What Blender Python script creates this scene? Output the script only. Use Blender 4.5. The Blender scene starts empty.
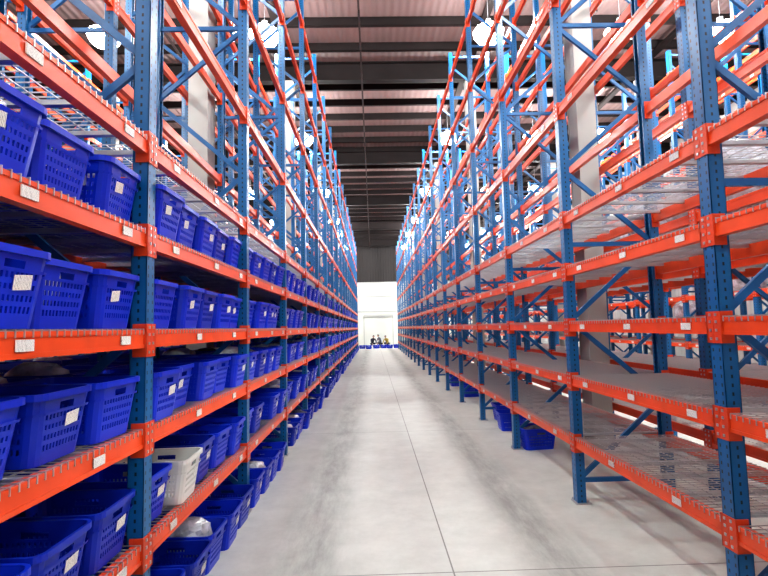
import bpy, bmesh, math, random
from mathutils import Vector, Matrix
random.seed(7)
S = bpy.context.scene
try:
    S.view_settings.view_transform = 'Standard'
    S.view_settings.look = 'Medium High Contrast'
except Exception: pass

# ---------------------------------------------------------------- materials
def mat(name, col, rough=0.5, metal=0.0, noise=0.0, nscale=8.0, spec=0.5):
    m = bpy.data.materials.new(name); m.use_nodes = True
    nt = m.node_tree; b = nt.nodes['Principled BSDF']
    b.inputs['Base Color'].default_value = (*col, 1)
    b.inputs['Roughness'].default_value = rough
    b.inputs['Metallic'].default_value = metal
    b.inputs['Specular IOR Level'].default_value = spec
    if noise > 0:
        tc = nt.nodes.new('ShaderNodeTexCoord'); n = nt.nodes.new('ShaderNodeTexNoise')
        n.inputs['Scale'].default_value = nscale; n.inputs['Detail'].default_value = 5
        r = nt.nodes.new('ShaderNodeMapRange')
        r.inputs['From Min'].default_value = 0.3; r.inputs['From Max'].default_value = 0.7
        r.inputs['To Min'].default_value = 1-noise; r.inputs['To Max'].default_value = 1+noise
        v = nt.nodes.new('ShaderNodeVectorMath'); v.operation = 'SCALE'
        v.inputs[0].default_value = col
        nt.links.new(tc.outputs['Object'], n.inputs['Vector'])
        nt.links.new(n.outputs['Fac'], r.inputs['Value'])
        nt.links.new(r.outputs[0], v.inputs['Scale'])
        nt.links.new(v.outputs[0], b.inputs['Base Color'])
    return m

def emis(name, col, st):
    m = bpy.data.materials.new(name); m.use_nodes = True
    b = m.node_tree.nodes['Principled BSDF']
    b.inputs['Base Color'].default_value = (*col, 1)
    b.inputs['Emission Color'].default_value = (*col, 1)
    b.inputs['Emission Strength'].default_value = st
    return m

def math_n(nt, op, a, b=None):
    n = nt.nodes.new('ShaderNodeMath'); n.operation = op
    for i, x in enumerate((a, b)):
        if x is None: continue
        if isinstance(x, (int, float)): n.inputs[i].default_value = x
        else: nt.links.new(x, n.inputs[i])
    return n.outputs[0]

M_blue = mat('upright_blue_paint', (0.006, 0.115, 0.30), 0.34, 0.0, 0.12, 3)
# perforations (punched slots) down the face of the upright
nt = M_blue.node_tree; pb = nt.nodes['Principled BSDF']
src = pb.inputs['Base Color'].links[0].from_socket
tc = nt.nodes.new('ShaderNodeTexCoord'); sp = nt.nodes.new('ShaderNodeSeparateXYZ')
nt.links.new(tc.outputs['Object'], sp.inputs[0])
fz = math_n(nt, 'FRACT', math_n(nt, 'MULTIPLY', sp.outputs['Z'], 20.0))
mz = math_n(nt, 'LESS_THAN', math_n(nt, 'ABSOLUTE', math_n(nt, 'SUBTRACT', fz, 0.5)), 0.2)
my = math_n(nt, 'LESS_THAN', math_n(nt, 'ABSOLUTE', math_n(nt, 'SUBTRACT', math_n(nt, 'ABSOLUTE', sp.outputs['Y']), 0.027)), 0.006)
xf = math_n(nt, 'ABSOLUTE', math_n(nt, 'SUBTRACT', math_n(nt, 'ABSOLUTE', math_n(nt, 'ADD', sp.outputs['X'], 0.5)), 0.455))
mx = math_n(nt, 'LESS_THAN', xf, 0.006)
my2 = math_n(nt, 'GREATER_THAN', math_n(nt, 'ABSOLUTE', sp.outputs['Y']), 0.046)
side = math_n(nt, 'MULTIPLY', mx, my2)
msk = math_n(nt, 'MULTIPLY', mz, math_n(nt, 'MAXIMUM', my, side))
mix = nt.nodes.new('ShaderNodeMix'); mix.data_type = 'RGBA'
nt.links.new(msk, mix.inputs['Factor']); nt.links.new(src, mix.inputs[6])
mix.inputs[7].default_value = (0.004, 0.012, 0.02, 1)
nt.links.new(mix.outputs[2], pb.inputs['Base Color'])

M_brace = mat('brace_blue_paint', (0.006, 0.11, 0.30), 0.38, 0, 0.1, 3)
M_red = mat('beam_orange_paint', (0.74, 0.078, 0.014), 0.34, 0, 0.12, 4)
M_red2 = mat('connector_orange_paint', (0.64, 0.06, 0.012), 0.38, 0, 0.1, 6)
M_wire = mat('galvanised_wire', (0.55, 0.55, 0.56), 0.35, 0.75)
M_galv = mat('galvanised_plate', (0.42, 0.43, 0.45), 0.4, 0.6, 0.1, 10)
M_bask = mat('basket_blue_plastic', (0.005, 0.034, 0.56), 0.33, 0, 0.08, 5, 0.4)
M_bask2 = mat('basket_deep_blue_plastic', (0.004, 0.026, 0.42), 0.36, 0, 0.08, 5, 0.4)
M_baskw = mat('basket_white_plastic', (0.70, 0.72, 0.68), 0.4, 0, 0.05, 5)
M_tag = mat('paper_label', (0.82, 0.82, 0.80), 0.6)
nt = M_tag.node_tree; b = nt.nodes['Principled BSDF']
tc = nt.nodes.new('ShaderNodeTexCoord'); w = nt.nodes.new('ShaderNodeTexWave')
w.inputs['Scale'].default_value = 45; w.bands_direction = 'Y'; w.inputs['Distortion'].default_value = 3; w.inputs['Detail Scale'].default_value=4
cr = nt.nodes.new('ShaderNodeValToRGB'); cr.color_ramp.elements[0].position = 0.10; cr.color_ramp.elements[1].position = 0.2
cr.color_ramp.elements[0].color = (0.22, 0.22, 0.23, 1); cr.color_ramp.elements[1].color = (0.80, 0.80, 0.76, 1)
nt.links.new(tc.outputs['Object'], w.inputs['Vector']); nt.links.new(w.outputs['Fac'], cr.inputs['Fac'])
nt.links.new(cr.outputs['Color'], b.inputs['Base Color'])
M_bag = mat('clear_poly_bag', (0.50, 0.53, 0.58), 0.15, 0, 0.4, 14)
M_bagd = mat('dark_goods_in_bag', (0.10, 0.11, 0.16), 0.25, 0, 0.5, 14)
M_col = mat('column_grey_paint', (0.34, 0.34, 0.32), 0.55, 0, 0.06, 2)
M_lamp = emis('lamp_lens', (0.95, 0.98, 0.96), 250)
M_lampb = mat('lamp_housing', (0.25, 0.26, 0.28), 0.4, 0.5)
M_steel = mat('roof_steel_brown', (0.012, 0.009, 0.009), 0.75, 0, 0.15, 2, 0.12)
M_pipe = mat('sprinkler_pipe_dark', (0.02, 0.012, 0.012), 0.6, 0, 0, 1, 0.15)

# ---------------------------------------------------------------- mesh builder
class MB:
    def __init__(s): s.v = []; s.f = []; s.m = []
    def box(s, x0, x1, y0, y1, z0, z1, m=0):
        i = len(s.v)
        s.v += [(x0,y0,z0),(x1,y0,z0),(x1,y1,z0),(x0,y1,z0),(x0,y0,z1),(x1,y0,z1),(x1,y1,z1),(x0,y1,z1)]
        s.f += [(i,i+3,i+2,i+1),(i+4,i+5,i+6,i+7),(i,i+1,i+5,i+4),(i+1,i+2,i+6,i+5),(i+2,i+3,i+7,i+6),(i+3,i,i+4,i+7)]
        s.m += [m]*6
    def bar(s, p, q, w, h, m=0, up=(0,1,0)):
        p = Vector(p); q = Vector(q); d = (q-p).normalized()
        a = d.cross(Vector(up)).normalized()*w/2; b2 = Vector(up).normalized()*h/2
        i = len(s.v)
        for o in (p, q):
            for sa, sb in ((-1,-1),(1,-1),(1,1),(-1,1)):
                s.v.append(tuple(o+a*sa+b2*sb))
        s.f += [(i,i+1,i+2,i+3),(i+7,i+6,i+5,i+4),(i,i+4,i+5,i+1),(i+1,i+5,i+6,i+2),(i+2,i+6,i+7,i+3),(i+3,i+7,i+4,i)]
        s.m += [m]*6
    def cyl(s, c, r, z0, z1, n=16, m=0, r2=None):
        r2 = r if r2 is None else r2; i = len(s.v)
        for k in range(n):
            a = 2*math.pi*k/n; s.v.append((c[0]+r*math.cos(a), c[1]+r*math.sin(a), z0))
        for k in range(n):
            a = 2*math.pi*k/n; s.v.append((c[0]+r2*math.cos(a), c[1]+r2*math.sin(a), z1))
        for k in range(n):
            s.f.append((i+k, i+(k+1)%n, i+n+(k+1)%n, i+n+k)); s.m.append(m)
        s.f.append(tuple(i+n-1-k for k in range(n))); s.m.append(m)
        s.f.append(tuple(i+n+k for k in range(n))); s.m.append(m)
    def lathe(s, prof, n=14, m=0):
        i = len(s.v)
        for (r, z) in prof:
            for k in range(n):
                a = 2*math.pi*k/n; s.v.append((r*math.cos(a), r*math.sin(a), z))
        for j in range(len(prof)-1):
            for k in range(n):
                s.f.append((i+j*n+k, i+j*n+(k+1)%n, i+(j+1)*n+(k+1)%n, i+(j+1)*n+k)); s.m.append(m)
        s.f.append(tuple(i+n-1-k for k in range(n))); s.m.append(m)
        l = i+(len(prof)-1)*n; s.f.append(tuple(l+k for k in range(n))); s.m.append(m)
    def mesh(s, name, mats):
        me = bpy.data.meshes.new(name); me.from_pydata(s.v, [], s.f)
        for m in mats: me.materials.append(m)
        me.polygons.foreach_set('material_index', s.m)
        bm = bmesh.new(); bm.from_mesh(me); bmesh.ops.recalc_face_normals(bm, faces=bm.faces)
        bm.to_mesh(me); bm.free(); me.update()
        return me

def obj(name, me, loc=(0,0,0), rz=0, parent=None):
    o = bpy.data.objects.new(name, me); S.collection.objects.link(o)
    o.location = loc; o.rotation_euler = (0,0,rz)
    if parent: o.parent = parent
    return o
def empty(name, loc=(0,0,0)):
    o = bpy.data.objects.new(name, None); S.collection.objects.link(o); o.location = loc; o.empty_display_size = .2
    return o

# ---------------------------------------------------------------- dimensions
BAY = 2.25; Y0 = 2.9 - 2*BAY; NB = 19; DEP = 1.0
YEND = Y0 + NB*BAY
LOW = [0.60, 1.215, 1.765, 2.335, 2.88]
HIGH = [4.05, 5.3, 6.55, 7.9]
HR = 8.55; ZC = 10.4; YW = 50.0; XL, XR = -13.5, 14.5; YB = -6.0

# ---------------------------------------------------------------- rack frame (upright pair + bracing)
mb = MB()
for xf, sgn in ((0.0, -1), (-DEP, 1)):
    t = 0.004
    xi = xf + sgn*0.09
    a, b2 = sorted((xf, xf+sgn*t)); mb.box(a, b2, -0.05, 0.05, 0.01, HR)        # face
    a, b2 = sorted((xf, xi))
    mb.box(a, b2, -0.05, -0.046, 0.01, HR); mb.box(a, b2, 0.046, 0.05, 0.01, HR)  # flanges
    a, b2 = sorted((xi, xi-sgn*t))
    mb.box(a, b2, -0.05, -0.026, 0.01, HR); mb.box(a, b2, 0.026, 0.05, 0.01, HR)  # return lips
    a, b2 = sorted((xf-sgn*0.02, xf+sgn*0.13))
    mb.box(a, b2, -0.075, 0.075, 0.0, 0.01, 2)                                    # foot plate
    mb.cyl((xf-sgn*0.008, -0.055), 0.009, 0.01, 0.035, 6, 2)
    mb.cyl((xf+sgn*0.11, 0.055), 0.009, 0.01, 0.035, 6, 2)
zz = 0.22; k = 0
mb.bar((-0.06,0,zz), (-DEP+0.06,0,zz), 0.045, 0.03, 1)
while zz + 0.8 < HR:
    a, b2 = (-0.06, -DEP+0.06) if k % 2 == 0 else (-DEP+0.06, -0.06)
    mb.bar((a,0,zz+.02), (b2,0,zz+0.78), 0.045, 0.03, 1)
    zz += 0.8; k += 1
    if k % 3 == 0: mb.bar((-0.06,0,zz), (-DEP+0.06,0,zz), 0.045, 0.03, 1)
mb.bar((-0.06,0,HR-.1), (-DEP+0.06,0,HR-.1), 0.045, 0.03, 1)
ME_frame = mb.mesh('rack_frame_mesh', [M_blue, M_brace, M_galv])

# ---------------------------------------------------------------- beam level units
def level_mesh(deck, labels, nm):
    mb = MB(); L = BAY/2
    for xf, s in ((0.0, 1), (-DEP, -1)):
        def bx(xa, xb, *r):
            a, b2 = sorted((xf+s*xa, xf+s*xb)); mb.box(a, b2, *r)
        bx(-0.055, -0.008, -L+0.05, L-0.05, -0.05, 0.05, 0)
        bx(-0.008, -0.003, -L+0.05, L-0.05, 0.030, 0.05, 0)     # rolled lips give a stepped section
        bx(-0.008, -0.003, -L+0.05, L-0.05, -0.05, -0.030, 0)
        for e in (-1, 1):
            ya, yb = sorted((e*(L-0.002), e*(L-0.062)))
            bx(0.001, 0.007, ya, yb, -0.10, 0.085, 1)
            ya, yb = sorted((e*(L-0.052), e*(L-0.060)))
            bx(-0.07, 0.007, ya, yb, -0.10, 0.085, 1)
            ya, yb = sorted((e*(L-0.018), e*(L-0.032)))
            for zb in (-0.075, -0.025, 0.025, 0.065):
                bx(0.007, 0.012, ya, yb, zb-0.008, zb+0.008, 3)
    for yl in labels:
        mb.box(-0.004, 0.0015, yl-0.048, yl+0.048, -0.024, 0.020, 2)
    if deck:
        zt = 0.053
        n = 44
        for i in range(n+1):
            y = -L+0.075 + i*(BAY-0.15)/n
            mb.box(-DEP+0.004, -0.004, y-0.0028, y+0.0028, zt, zt+0.0055, 3)
            mb.box(-0.004, 0.001, y-0.0028, y+0.0028, 0.026, zt+0.0055, 3)
        for i in range(11):
            x = -DEP+0.02 + i*(DEP-0.04)/10
            mb.box(x-0.003, x+0.003, -L+0.07, L-0.07, zt-0.004, zt+0.001, 3)
        for yc in (-0.95, -0.55, -0.15, 0.2, 0.6, 0.98):
            mb.box(-DEP+0.055, -0.055, yc-0.02, yc+0.02, 0.022, 0.048, 3)
    return mb.mesh(nm, [M_red, M_red2, M_tag, M_wire])
ME_deck = [level_mesh(True, (-0.75, 0.1, 0.85), 'decked_beam_level_a'), level_mesh(True, (-0.3, 0.62), 'decked_beam_level_b')]
ME_open = level_mesh(False, (-0.75, 0.7), 'open_beam_level')

def rack_row(xfront, facing, ystart=0, yend=NB):
    """facing=+1: front looks to +x, -1: front looks to -x"""
    rz = 0 if facing > 0 else math.pi
    root = empty('pallet_rack', (xfront, Y0, 0))
    for i in range(ystart, yend+1):
        obj('upright_frame', ME_frame, (0, i*BAY, 0), rz, root)
    for i in range(ystart, yend):
        for z in LOW: obj('decked_beam_level', random.choice(ME_deck), (0, (i+.5)*BAY, z), rz, root)
        for z in HIGH: obj('open_beam_level', ME_open, (0, (i+.5)*BAY, z), rz, root)
    return root
XA = -1.28; XC = 2.0; GAP = 0.4
rowA = rack_row(XA, 1)
rowB = rack_row(XA-2*DEP-GAP, -1)
rowC = rack_row(XC, -1)
rowD = rack_row(XC+2*DEP+GAP, 1)
XE = XC+2*DEP+GAP+3.1
rowE = rack_row(XE, -1)
rowF = rack_row(XE+2*DEP+GAP, 1)
XG = XA-2*DEP-GAP-3.1
rowG = rack_row(XG, 1)
rowH = rack_row(XG-2*DEP-GAP, -1)

# ---------------------------------------------------------------- baskets
def basket_mesh(name, mbody, tag, A=0.50, B=0.385, H=0.29):
    bm = bmesh.new()
    def ring(a, b2, z, r=0.045, seg=3):
        pts = []
        for cx, cy, a0 in ((a/2-r, b2/2-r, 0), (-a/2+r, b2/2-r, 90), (-a/2+r, -b2/2+r, 180), (a/2-r, -b2/2+r, 270)):
            for k in range(seg+1):
                t = math.radians(a0+90*k/seg); pts.append((cx+r*math.cos(t), cy+r*math.sin(t)))
        out = []; n = len(pts)
        for i in range(n):
            p = pts[i]; q = pts[(i+1) % n]; d = math.dist(p, q)
            m = 1
            if d > 0.1: m = 31 if abs(p[1]-q[1]) < 1e-5 else 23
            for j in range(m): out.append((p[0]+(q[0]-p[0])*j/m, p[1]+(q[1]-p[1])*j/m, z, m > 1 and j % 2 == 1, (j/m if m > 1 else -1)))
        return out
    zs = [0, 0.03, 0.055, 0.080, 0.098, 0.120, 0.140, 0.160, 0.180, 0.202, 0.214, 0.245, 0.262, H]
    rows = []; info = None
    for z in zs:
        t = z/H; s = 0.84+0.16*t
        rg = ring(A*s, B*s, z); info = rg
        rows.append([bm.verts.new(p[:3]) for p in rg])
    n = len(info)
    for r in range(len(zs)-1):
        for i in range(n):
            hole = info[i][3] and r in (2, 4, 6, 8)
            if r == 10 and 0.33 < info[i][4] < 0.66: hole = True   # hand hold
            if hole: continue
            bm.faces.new((rows[r][i], rows[r][(i+1) % n], rows[r+1][(i+1) % n], rows[r+1][i]))
    bm.faces.new(list(reversed(rows[0])))
    bmesh.ops.recalc_face_normals(bm, faces=bm.faces)
    bmesh.ops.solidify(bm, geom=bm.faces[:], thickness=0.004)
    # rim lip
    o1 = ring(A+0.022, B+0.022, H+0.002, 0.055); i1 = ring(A-0.008, B-0.008, H+0.002)
    o0 = ring(A+0.022, B+0.022, H-0.026, 0.055); m1 = ring(A-0.001, B-0.001, H-0.026)
    V = [[bm.verts.new(p[:3]) for p in rr] for rr in (m1, o0, o1, i1)]
    n = min(len(v) for v in V)
    for a in range(3):
        for i in range(n):
            bm.faces.new((V[a][i], V[a][(i+1) % n], V[a+1][(i+1) % n], V[a+1][i]))
    # mid reinforcing band
    o1 = ring(A*.985+0.006, B*.985+0.006, 0.214); o0 = ring(A*.975+0.006, B*.975+0.006, 0.203)
    V = [[bm.verts.new(p[:3]) for p in rr] for rr in (o0, o1)]
    for i in range(n): bm.faces.new((V[0][i], V[0][(i+1) % n], V[1][(i+1) % n], V[1][i]))
    for f in bm.faces: f.smooth = False
    if tag:
        for (cx, cy, nx, ny, w2) in tag:
            z0, z1 = 0.135, 0.190
            def P(u, z):
                s = 0.84+0.16*z/H
                if nx: return (nx*(A*s/2+0.006), cy+u, z)
                return (cx+u, ny*(B*s/2+0.006), z)
            v = [bm.verts.new(P(u, z)) for u, z in ((-w2, z0), (w2, z0+0.008), (w2, z1+0.008), (-w2, z1))]
            f = bm.faces.new(v); f.material_index = 1
    me = bpy.data.meshes.new(name); bm.to_mesh(me); bm.free()
    me.materials.append(mbody); me.materials.append(M_tag)
    return me
T1 = [(0, 0.05, 1, 0, 0.045)]; T2 = [(0, -0.05, 1, 0, 0.04), (0.1, 0, 0, -1, 0.04)]
ME_b = [basket_mesh('basket_a', M_bask, T1), basket_mesh('basket_b', M_bask, None),
        basket_mesh('basket_c', M_bask2, T1), basket_mesh('basket_d', M_bask, T2)]
ME_bw = basket_mesh('basket_white', M_baskw, T1)
ME_bs = basket_mesh('basket_large', M_bask, None, 0.50, 0.42, 0.30)

def bag_mesh(name, m, sx, sy, sz, seed):
    rnd = random.Random(seed); bm = bmesh.new()
    bmesh.ops.create_icosphere(bm, subdivisions=3, radius=1)
    ph = [Vector((rnd.uniform(-1,1), rnd.uniform(-1,1), rnd.uniform(-1,1))).normalized() for _ in range(16)]
    of = [rnd.uniform(0, 6) for _ in ph]
    for v in bm.verts:
        d = v.co.normalized(); r = 1
        for k, (p, o) in enumerate(zip(ph, of)):
            r += 0.05*abs(math.sin(d.dot(p)*(3+k*0.6)+o)) - 0.03
        c = d*r
        c = Vector([math.copysign(abs(x)**0.75, x) for x in c])
        v.co = Vector((c.x*sx, c.y*sy, max(c.z*sz, -sz*0.8)+sz*0.8))
    for f in bm.faces: f.smooth = rnd.random() < .5
    me = bpy.data.meshes.new(name); bm.to_mesh(me); bm.free(); me.materials.append(m); return me
ME_bag = [bag_mesh('bag_a', M_bag, .19, .14, .12, 1), bag_mesh('bag_b', M_bagd, .18, .14, .12, 2), bag_mesh('bag_c', M_bag, .17, .15, .14, 5)]

root = empty('plastic_baskets', (0,0,0))
def put(me, x, y, z, rz, bag=0.35):
    obj('basket', me, (x, y, z), rz, root)
    if random.random() < bag:
        obj('bagged_goods', random.choice(ME_bag), (x, y, z+0.1), rz, root)
DT = 0.0595
for b2 in range(0, NB):
    yb = Y0 + b2*BAY
    for li, z in enumerate([0.001] + [l+DT for l in LOW[:4]]):
        n = 5
        far = b2 > 9
        for k in range(n):
            y = yb + 0.265 + k*(BAY-0.53)/(n-1) + random.uniform(-.012, .012)
            jx = random.uniform(-0.04, 0.05) + (0.07 if li == 0 else 0)
            # white basket after the first upright, 2nd shelf
            white = (b2 == 2 and li == 1 and k == 1)
            if white:
                obj('white_basket', ME_bw, (XA-0.235, y, z), 0.05, root); 
            elif random.random() < (0.95 if not far else 0.8):
                put(random.choice(ME_b), XA-0.27+jx, y, z, random.uniform(-.06, .06), 0.3 if li != 4 or b2 < 3 else 0.7)
            if random.random() < 0.85:
                put(random.choice(ME_b[1:3]), XA-0.80, y, z, random.uniform(-.03, .03), 0.2)
# baskets in row B (behind)
for b2 in range(0, 10):
    yb = Y0 + b2*BAY
    for li, z in enumerate([0.001] + [l+DT for l in LOW[:4]]):
        for k in range(5):
            if random.random() < 0.7:
                put(random.choice(ME_b[1:3]), XA-DEP-GAP-0.4, yb+0.265+k*(BAY-.53)/4, z, 0, 0.1)

# two baskets on the floor below the right hand rack
for (x, y, rz, bag) in ((2.34, 7.45, 0.12, 1), (2.36, 8.75, -0.05, 0), (2.5, 9.6, 0.05, 0), (2.45, 12.9, 0.1, 0), (2.5, 15.2, 0, 1)):
    p = empty('floor_basket', (x, y, 0.001)); p.rotation_euler[2] = rz
    obj('basket_body', ME_bs, (0,0,0), 0, p)
    if bag: obj('bagged_goods', ME_bag[1], (0,0,0.08), 0, p)

# bagged bundles on the far right rack
bb = empty('bagged_bundles', (0,0,0))
M_B2 = bag_mesh('bundle', M_bag, .34, .30, .26, 9)
for (x, y, z) in ((3.9, 4.75, 2.88), (3.85, 5.75, 2.88), (3.95, 5.3, 3.2), (3.85, 6.6, 2.88), (3.85, 3.7, 2.88), (3.9, 8.2, 2.88),(3.9, 5.0, 2.335),
                  (XE+.5, 8.5, 2.88), (XE+.5, 9.3, 2.88), (XE+.5, 10.5, 2.335), (XE+.5, 12.5, 2.88), (XE+.5, 12.5, 1.765)):
    obj('bagged_bundle', M_B2, (x, y, z+DT), random.uniform(-.3, .3), bb)

# ---------------------------------------------------------------- building shell
def plane_box(name, x0, x1, y0, y1, z0, z1, m):
    mb = MB(); mb.box(x0, x1, y0, y1, z0, z1); return obj(name, mb.mesh(name, [m]))
# floor material
M_floor = bpy.data.materials.new('polished_concrete'); M_floor.use_nodes = True
nt = M_floor.node_tree; b = nt.nodes['Principled BSDF']; N = nt.nodes; Lk = nt.links
tc = N.new('ShaderNodeTexCoord'); sp = N.new('ShaderNodeSeparateXYZ'); Lk.new(tc.outputs['Object'], sp.inputs[0])
n1 = N.new('ShaderNodeTexNoise'); n1.inputs['Scale'].default_value = 2.2; n1.inputs['Detail'].default_value = 10; n1.inputs['Roughness'].default_value = .75
Lk.new(tc.outputs['Object'], n1.inputs['Vector'])
mp = N.new('ShaderNodeMapping'); mp.inputs['Scale'].default_value = (2.0, 0.45, 1); Lk.new(tc.outputs['Object'], mp.inputs[0])
n2 = N.new('ShaderNodeTexNoise'); n2.inputs['Scale'].default_value = 2.2; n2.inputs['Detail'].default_value = 10; n2.inputs['Roughness'].default_value = .75; Lk.new(mp.outputs[0], n2.inputs['Vector'])
cr = N.new('ShaderNodeValToRGB'); e = cr.color_ramp.elements
e[0].position = 0.25; e[0].color = (0.42, 0.435, 0.405, 1); e[1].position = 0.75; e[1].color = (0.59, 0.61, 0.57, 1)
Lk.new(n1.outputs['Fac'], cr.inputs['Fac'])
def band(cx, w, st):
    d = math_n(nt, 'ABSOLUTE', math_n(nt, 'SUBTRACT', sp.outputs['X'], cx))
    r = N.new('ShaderNodeMapRange'); r.interpolation_type = 'SMOOTHSTEP'
    r.inputs['From Min'].default_value = w; r.inputs['From Max'].default_value = 0.0
    r.inputs['To Min'].default_value = 0; r.inputs['To Max'].default_value = st
    Lk.new(d, r.inputs['Value']); return r.outputs[0]
dirt = math_n(nt, 'ADD', band(-0.55, 0.5, 0.8), band(1.38, 0.42, 0.8))
n2r = N.new('ShaderNodeMapRange'); n2r.inputs['From Min'].default_value = 0.3; n2r.inputs['From Max'].default_value = 0.62
n2r.inputs['To Min'].default_value = 0.3; Lk.new(n2.outputs['Fac'], n2r.inputs['Value'])
dirt = math_n(nt, 'MULTIPLY', dirt, n2r.outputs[0])
mx1 = N.new('ShaderNodeMix'); mx1.data_type = 'RGBA'; Lk.new(dirt, mx1.inputs['Factor']); Lk.new(cr.outputs['Color'], mx1.inputs[6]); mx1.inputs[7].default_value = (0.15, 0.15, 0.14, 1)
# saw-cut joints
j1 = math_n(nt, 'LESS_THAN', math_n(nt, 'ABSOLUTE', math_n(nt, 'SUBTRACT', sp.outputs['X'], 0.55)), 0.006)
fy = math_n(nt, 'FRACT', math_n(nt, 'MULTIPLY', math_n(nt, 'ADD', sp.outputs['Y'], 1.2), 1/5.0))
j2 = math_n(nt, 'LESS_THAN', fy, 0.0022)
jj = math_n(nt, 'MULTIPLY', math_n(nt, 'MAXIMUM', j1, j2), 0.75)
mx2 = N.new('ShaderNodeMix'); mx2.data_type = 'RGBA'; Lk.new(jj, mx2.inputs['Factor']); Lk.new(mx1.outputs[2], mx2.inputs[6]); mx2.inputs[7].default_value = (0.09, 0.085, 0.08, 1)
Lk.new(mx2.outputs[2], b.inputs['Base Color'])
b.inputs['Roughness'].default_value = 0.5; b.inputs['Specular IOR Level'].default_value = 0.4
plane_box('floor', XL-.2, XR+.2, YB-.2, YW+.2, -0.2, 0, M_floor)

# corrugated wall panel material
def ribbed(name, col, axis, scale, spec=0.4):
    m = mat(name, col, 0.6, 0, 0.04, 1, spec)
    nt = m.node_tree; b = nt.nodes['Principled BSDF']
    tc = nt.nodes.new('ShaderNodeTexCoord'); w = nt.nodes.new('ShaderNodeTexWave'); w.bands_direction = axis; w.inputs['Scale'].default_value = scale
    bp = nt.nodes.new('ShaderNodeBump'); bp.inputs['Distance'].default_value = 0.03; bp.inputs['Strength'].default_value = .6
    nt.links.new(tc.outputs['Object'], w.inputs['Vector']); nt.links.new(w.outputs['Fac'], bp.inputs['Height']); nt.links.new(bp.outputs[0], b.inputs['Normal'])
    return m
M_wside = ribbed('wall_panel_grey', (0.42, 0.42, 0.42), 'Y', 1.2)
M_wfar = ribbed('wall_panel_white', (0.66, 0.66, 0.61), 'Z', 0.4)
M_wtop = ribbed('wall_panel_dark', (0.035, 0.03, 0.03), 'X', 1.2, .15)
M_ceil = ribbed('roof_panel', (0.125, 0.086, 0.084), 'X', 1.5, .2)
plane_box('wall_left', XL-.2, XL, YB, YW, 0, ZC, M_wside)
plane_box('wall_right', XR, XR+.2, YB, YW, 0, ZC, M_wside)
plane_box('wall_front', XL-.2, XR+.2, YB-.2, YB, 0, ZC, M_wside)
plane_box('ceiling', XL-.2, XR+.2, YB-.2, YW+.2, ZC, ZC+.15, M_ceil)
mb = MB(); mb.box(XL-.2, XR+.2, YW, YW+.2, 0, 6.3, 0); mb.box(XL-.2, XR+.2, YW, YW+.2, 6.3, ZC, 1)
obj('wall_back', mb.mesh('wall_back', [M_wfar, M_wtop]))
# wall rails + roller door on the back wall
M_trim = mat('trim_light_grey', (.42,.42,.40), .55)
mb = MB()
for z in (3.4, 4.9, 6.3): mb.box(XL, XR, YW-.08, YW-.002, z-.05, z+.05)
for x in (-6, -1.6, 3.2, 8): mb.box(x-.08, x+.08, YW-.12, YW-.002, 0, 6.3)
obj('trim_1', mb.mesh('trim_1', [M_trim]))
mb = MB()
for i in range(26): mb.box(-0.9, 1.9, YW-.07-(.012 if i%2 else 0), YW-.003, 0.005+i*0.11, 0.11+i*0.11, 0)
mb.box(-0.98, -0.9, YW-.13, YW-.003, 0, 3.0, 1); mb.box(1.9, 1.98, YW-.13, YW-.003, 0, 3.0, 1); mb.box(-.98, 1.98, YW-.2, YW-.003, 2.87, 3.1, 1)
obj('door_1', mb.mesh('door_1', [mat('shutter_white', (.62,.62,.58), .5), M_trim]))

# roof structure
def ibeam(mb, y, z0, z1, w, m=0):
    mb.box(XL, XR, y-w/2, y+w/2, z0, z0+.03, m); mb.box(XL, XR, y-w/2, y+w/2, z1-.03, z1, m); mb.box(XL, XR, y-.012, y+.012, z0, z1, m)
mb = MB(); y = YB+.5
while y < YW-.3:
    mb.box(XL, XR, y-.012, y+.012, ZC-.24, ZC-.002); mb.box(XL, XR, y-.012, y+.09, ZC-.25, ZC-.235)
    y += 1.25
obj('roof_purlins', mb.mesh('roof_purlins', [M_steel]))
mb = MB(); COLY = [7.25+8*i for i in range(-1, 6)]
for y in COLY: ibeam(mb, y, ZC-.85, ZC-.25, .26)
for x in (-8.3, -2.48, 3.2, 8.9):
    mb.box(x-.1, x+.1, YB, YW, ZC-.34, ZC-.26)
obj('roof_girders', mb.mesh('roof_girders', [M_steel]))
mb = MB()
for x in (-0.2, 5.6, -5.2):
    mb.bar((x, YB+.3, ZC-.95), (x, YW-.4, ZC-.95), .05, .05, 0, up=(0,0,1))
    y = YB+1
    while y < YW-1:
        mb.bar((x, y, ZC-.92), (x, y, ZC-.26), .015, .015, 0); y += 3
        mb.cyl((x, y-1.5), .02, ZC-1.05, ZC-.95, 6)
obj('sprinkler_pipes', mb.mesh('sprinkler_pipes', [M_pipe]))
mb = MB()
mb.box(-.14, .14, -.17, -.15, 0, ZC-.86); mb.box(-.14, .14, .15, .17, 0, ZC-.86); mb.box(-.012, .012, -.15, .15, 0, ZC-.86)
mb.box(-.14, .14, -.15, .15, 0.0, .02); mb.box(-.1325, -.12, -.15, .15, 0.02, ZC-.86);mb.box(.12, .1325, -.15, .15, 0.02, ZC-.86)
ME_col = mb.mesh('column_mesh', [M_col])
for x in (XA-DEP-GAP/2, XC+DEP+GAP/2, XE+DEP+GAP/2, XG-DEP-GAP/2):
    for y in COLY: obj('steel_column', ME_col, (x, y, 0))

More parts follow.
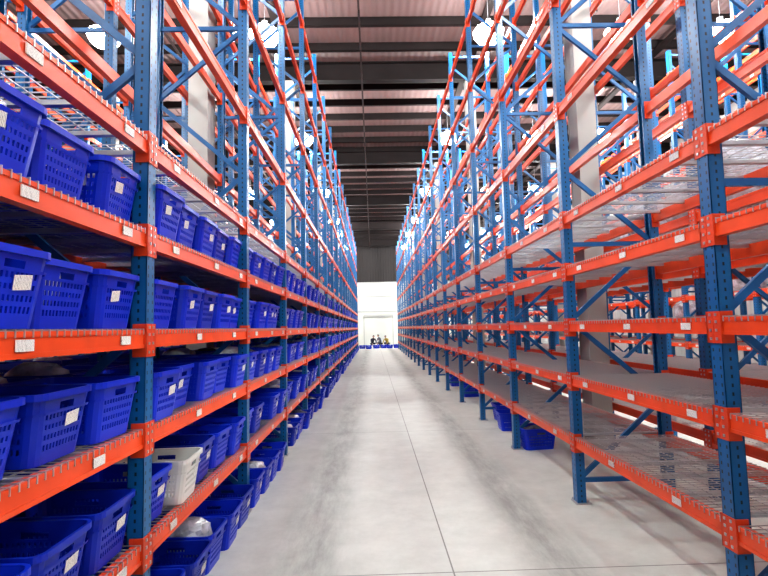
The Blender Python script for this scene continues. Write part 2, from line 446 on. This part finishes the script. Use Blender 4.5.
# ---------------------------------------------------------------- lamps (glowing bowl, oversized for bloom, tapered to light the roof, + housing + rod)
mb = MB()
mb.lathe([(.12,-.25),(.26,-.20),(.35,-.08),(.37,.02),(.32,.09),(.17,.13)], 14, 1)
mb.cyl((0,0), .17, .131, .21, 20, 0, .13); mb.cyl((0,0), .07, .21, .33, 12, 0)
mb.cyl((0,0), .008, .33, 1.45, 6, 0)
ME_lamp = mb.mesh('high_bay_lamp_mesh', [M_lampb, M_lamp])
for x in [-6.3, -2.48, 2.95, 6.2, 8.7]:
    for y in [-3.0, 4.0, 11.6, 18.3, 25.8, 32.7, 38.0, 44.0]:
        obj('high_bay_lamp', ME_lamp, (x, y, 8.90))

# ---------------------------------------------------------------- people at the far end
M_skin = mat('skin', (.50, .30, .22), .55); M_hair = mat('hair_black', (.012, .01, .01), .6)
M_yel = mat('shirt_yellow', (.42, .30, .06), .8); M_dk = mat('trousers_dark', (.03, .035, .06), .8); M_wh = mat('shirt_grey', (.12, .13, .17), .8)
M_eye = mat('eye_dark', (.02,.02,.02), .3); M_lip = mat('lips', (.4,.12,.1), .5)
def skinned(name, verts, edges, rad, m, parent, rootv=0):
    me = bpy.data.meshes.new(name); me.from_pydata(verts, edges, [])
    o = obj(name, me, (0,0,0), 0, parent)
    sk = o.modifiers.new('Skin', 'SKIN')
    for i, r in enumerate(rad):
        sv = me.skin_vertices[0].data[i]; sv.radius = (r, r) if not isinstance(r, tuple) else r; sv.use_root = (i == rootv)
    ss = o.modifiers.new('Sub', 'SUBSURF'); ss.levels = 2; ss.render_levels = 2
    me.materials.append(m); sk.use_smooth_shade = True
    return o
def person(loc, rz, shirt, lean, crouch):
    """local +y is forward; lean in degrees; crouch 0/1"""
    P = empty('worker', loc); P.rotation_euler[2] = rz
    hz = 0.92 if not crouch else 0.42
    hip = Vector((0, 0, hz)); l = math.radians(lean); d = Vector((0, math.sin(l), math.cos(l)))
    v = [hip, hip+d*.16, hip+d*.36, hip+d*.53, hip+d*.60]; nk2 = v[4]
    e = [(0,1),(1,2),(2,3),(3,4)]; r = [(.15,.11), (.135,.10), (.16,.115), (.07,.06), .052]
    hands = []
    for s in (-1, 1):
        sh = hip+d*.48+Vector((s*.19, 0, 0)); el = sh+Vector((s*.04, .10, -.26)); wr = el+Vector((-s*.04, .17, -.16 if lean < 60 else -.2))
        i = len(v); v += [sh, el, wr]; e += [(2,i),(i,i+1),(i+1,i+2)]; r += [.062, .045, .03]; hands.append((s, el, wr))
    skinned('shirt_and_arms', v, e, r, shirt, P)
    v = [hip+Vector((0,0,.02))]; e = []; r = [(.15,.115)]
    for s in (-1, 1):
        if crouch: kn = Vector((s*.17, .36, .46)); an = Vector((s*.14, .10, .08))
        else: kn = Vector((s*.11, .05, .48)); an = Vector((s*.12, 0, .08))
        i = len(v); v += [hip+Vector((s*.09, 0, -.06)), kn, an]; e += [(0,i),(i,i+1),(i+1,i+2)]; r += [.09, .062, .042]
        skinned('shoe', [an+Vector((0,-.05,-.04)), an+Vector((0,.08,-.045)), an+Vector((0,.17,-.052))], [(0,1),(1,2)], [.04,.042,.03], M_hair, P)
    skinned('trousers', v, e, r, M_dk, P)
    hv = (d*0.7+Vector((0,.15,.5))).normalized(); hc = nk2+hv*.11
    bm = bmesh.new(); bmesh.ops.create_uvsphere(bm, u_segments=24, v_segments=16, radius=1)
    for q in bm.verts:
        c = q.co; x, y, z = c.x*.075, c.y*.095, c.z*.115
        if z < 0: x *= 1+z*2.2; y = y*(1+z*1.2)
        if abs(c.x) < .22 and -.35 < c.z < .12 and c.y > .6: y += .02*(1-abs(c.z+.2)*2)
        q.co = Vector((x, y, z))
    for f in bm.faces: f.smooth = True
    me = bpy.data.meshes.new('head'); bm.to_mesh(me); bm.free(); me.materials.append(M_skin)
    h = obj('head', me, hc, 0, P); h.rotation_euler = (-l*.6, 0, 0)
    mb = MB()
    for s in (-1, 1): mb.box(s*.03-.012, s*.03+.012, .082, .09, -.002, .01, 0)
    mb.box(-.022, .022, .078, .088, -.06, -.05, 1)
    for s in (-1, 1): mb.box(s*.076-.008, s*.076+.008, -.015, .015, -.03, .03, 2)
    f2 = obj('face_features', mb.mesh('face', [M_eye, M_lip, M_skin]), hc, 0, P); f2.rotation_euler = (-l*.6, 0, 0)
    bm = bmesh.new(); bmesh.ops.create_uvsphere(bm, u_segments=20, v_segments=14, radius=1)
    bmesh.ops.delete(bm, geom=[q for q in bm.verts if q.co.z < -.45 or (q.co.y > .45 and q.co.z < .45)], context='VERTS')
    for q in bm.verts: q.co = Vector((q.co.x*.084, q.co.y*.103, q.co.z*.125))
    me = bpy.data.meshes.new('hair'); bm.to_mesh(me); bm.free(); me.materials.append(M_hair)
    h = obj('hair', me, hc, 0, P); h.rotation_euler = (-l*.6, 0, 0)
    for s, el, wr in hands:
        dd = (wr-el).normalized(); sd = Vector((1,0,0)); pv = [wr, wr+dd*.05, wr+dd*.09]; 
        skinned('palm', pv, [(0,1),(1,2)], [.024,.03,.03], M_skin, P)
        for k in range(4):
            o = wr+dd*.085+sd*(k-1.5)*.02; Ln = (.06,.075,.07,.05)[k]
            skinned('finger', [o, o+dd*Ln*.5, o+dd*Ln*.85+Vector((0,-.015,-.02))], [(0,1),(1,2)], [.009,.008,.007], M_skin, P)
        o = wr+dd*.03-sd*s*.025
        skinned('thumb', [o, o-sd*s*.02+dd*.03, o-sd*s*.022+dd*.055], [(0,1),(1,2)], [.011,.009,.008], M_skin, P)
person((-0.15, 44.7, 0), math.radians(200), M_dk, 35, True)
person((0.65, 45.2, 0), math.radians(120), M_wh, 25, True)
person((1.25, 44.7, 0), math.radians(150), M_yel, 40, True)
fb = empty('sorting_baskets', (0,0,0))
for (x, y, rz) in ((-.45,43.4,.1),(.2,43.5,.5),(.85,43.6,0),(1.35,43.3,.3),(1.95,43.6,.1),(-1.0,43.5,.2),(-.45,42.8,.1)):
    obj('basket', ME_bs, (x, y, .001), rz, fb)
    obj('bagged_goods', random.choice(ME_bag), (x, y, .1), rz, fb)

# ---------------------------------------------------------------- world + camera
w = bpy.data.worlds.new('World'); S.world = w; w.use_nodes = True
w.node_tree.nodes['Background'].inputs[0].default_value = (.6, .7, .8, 1); w.node_tree.nodes['Background'].inputs[1].default_value = .3
cd = bpy.data.cameras.new('camera'); cd.sensor_width = 36; cd.lens = 500/768*36; cd.clip_end = 200; cd.clip_start = .05
co = bpy.data.objects.new('camera', cd); S.collection.objects.link(co)
co.matrix_world = Matrix.Translation((0,0,1.8)) @ Matrix.Rotation(math.radians(-1.3),4,'Z') @ Matrix.Rotation(math.radians(90+4.5),4,'X') @ Matrix.Rotation(math.radians(-1.3),4,'Z')
S.camera = co
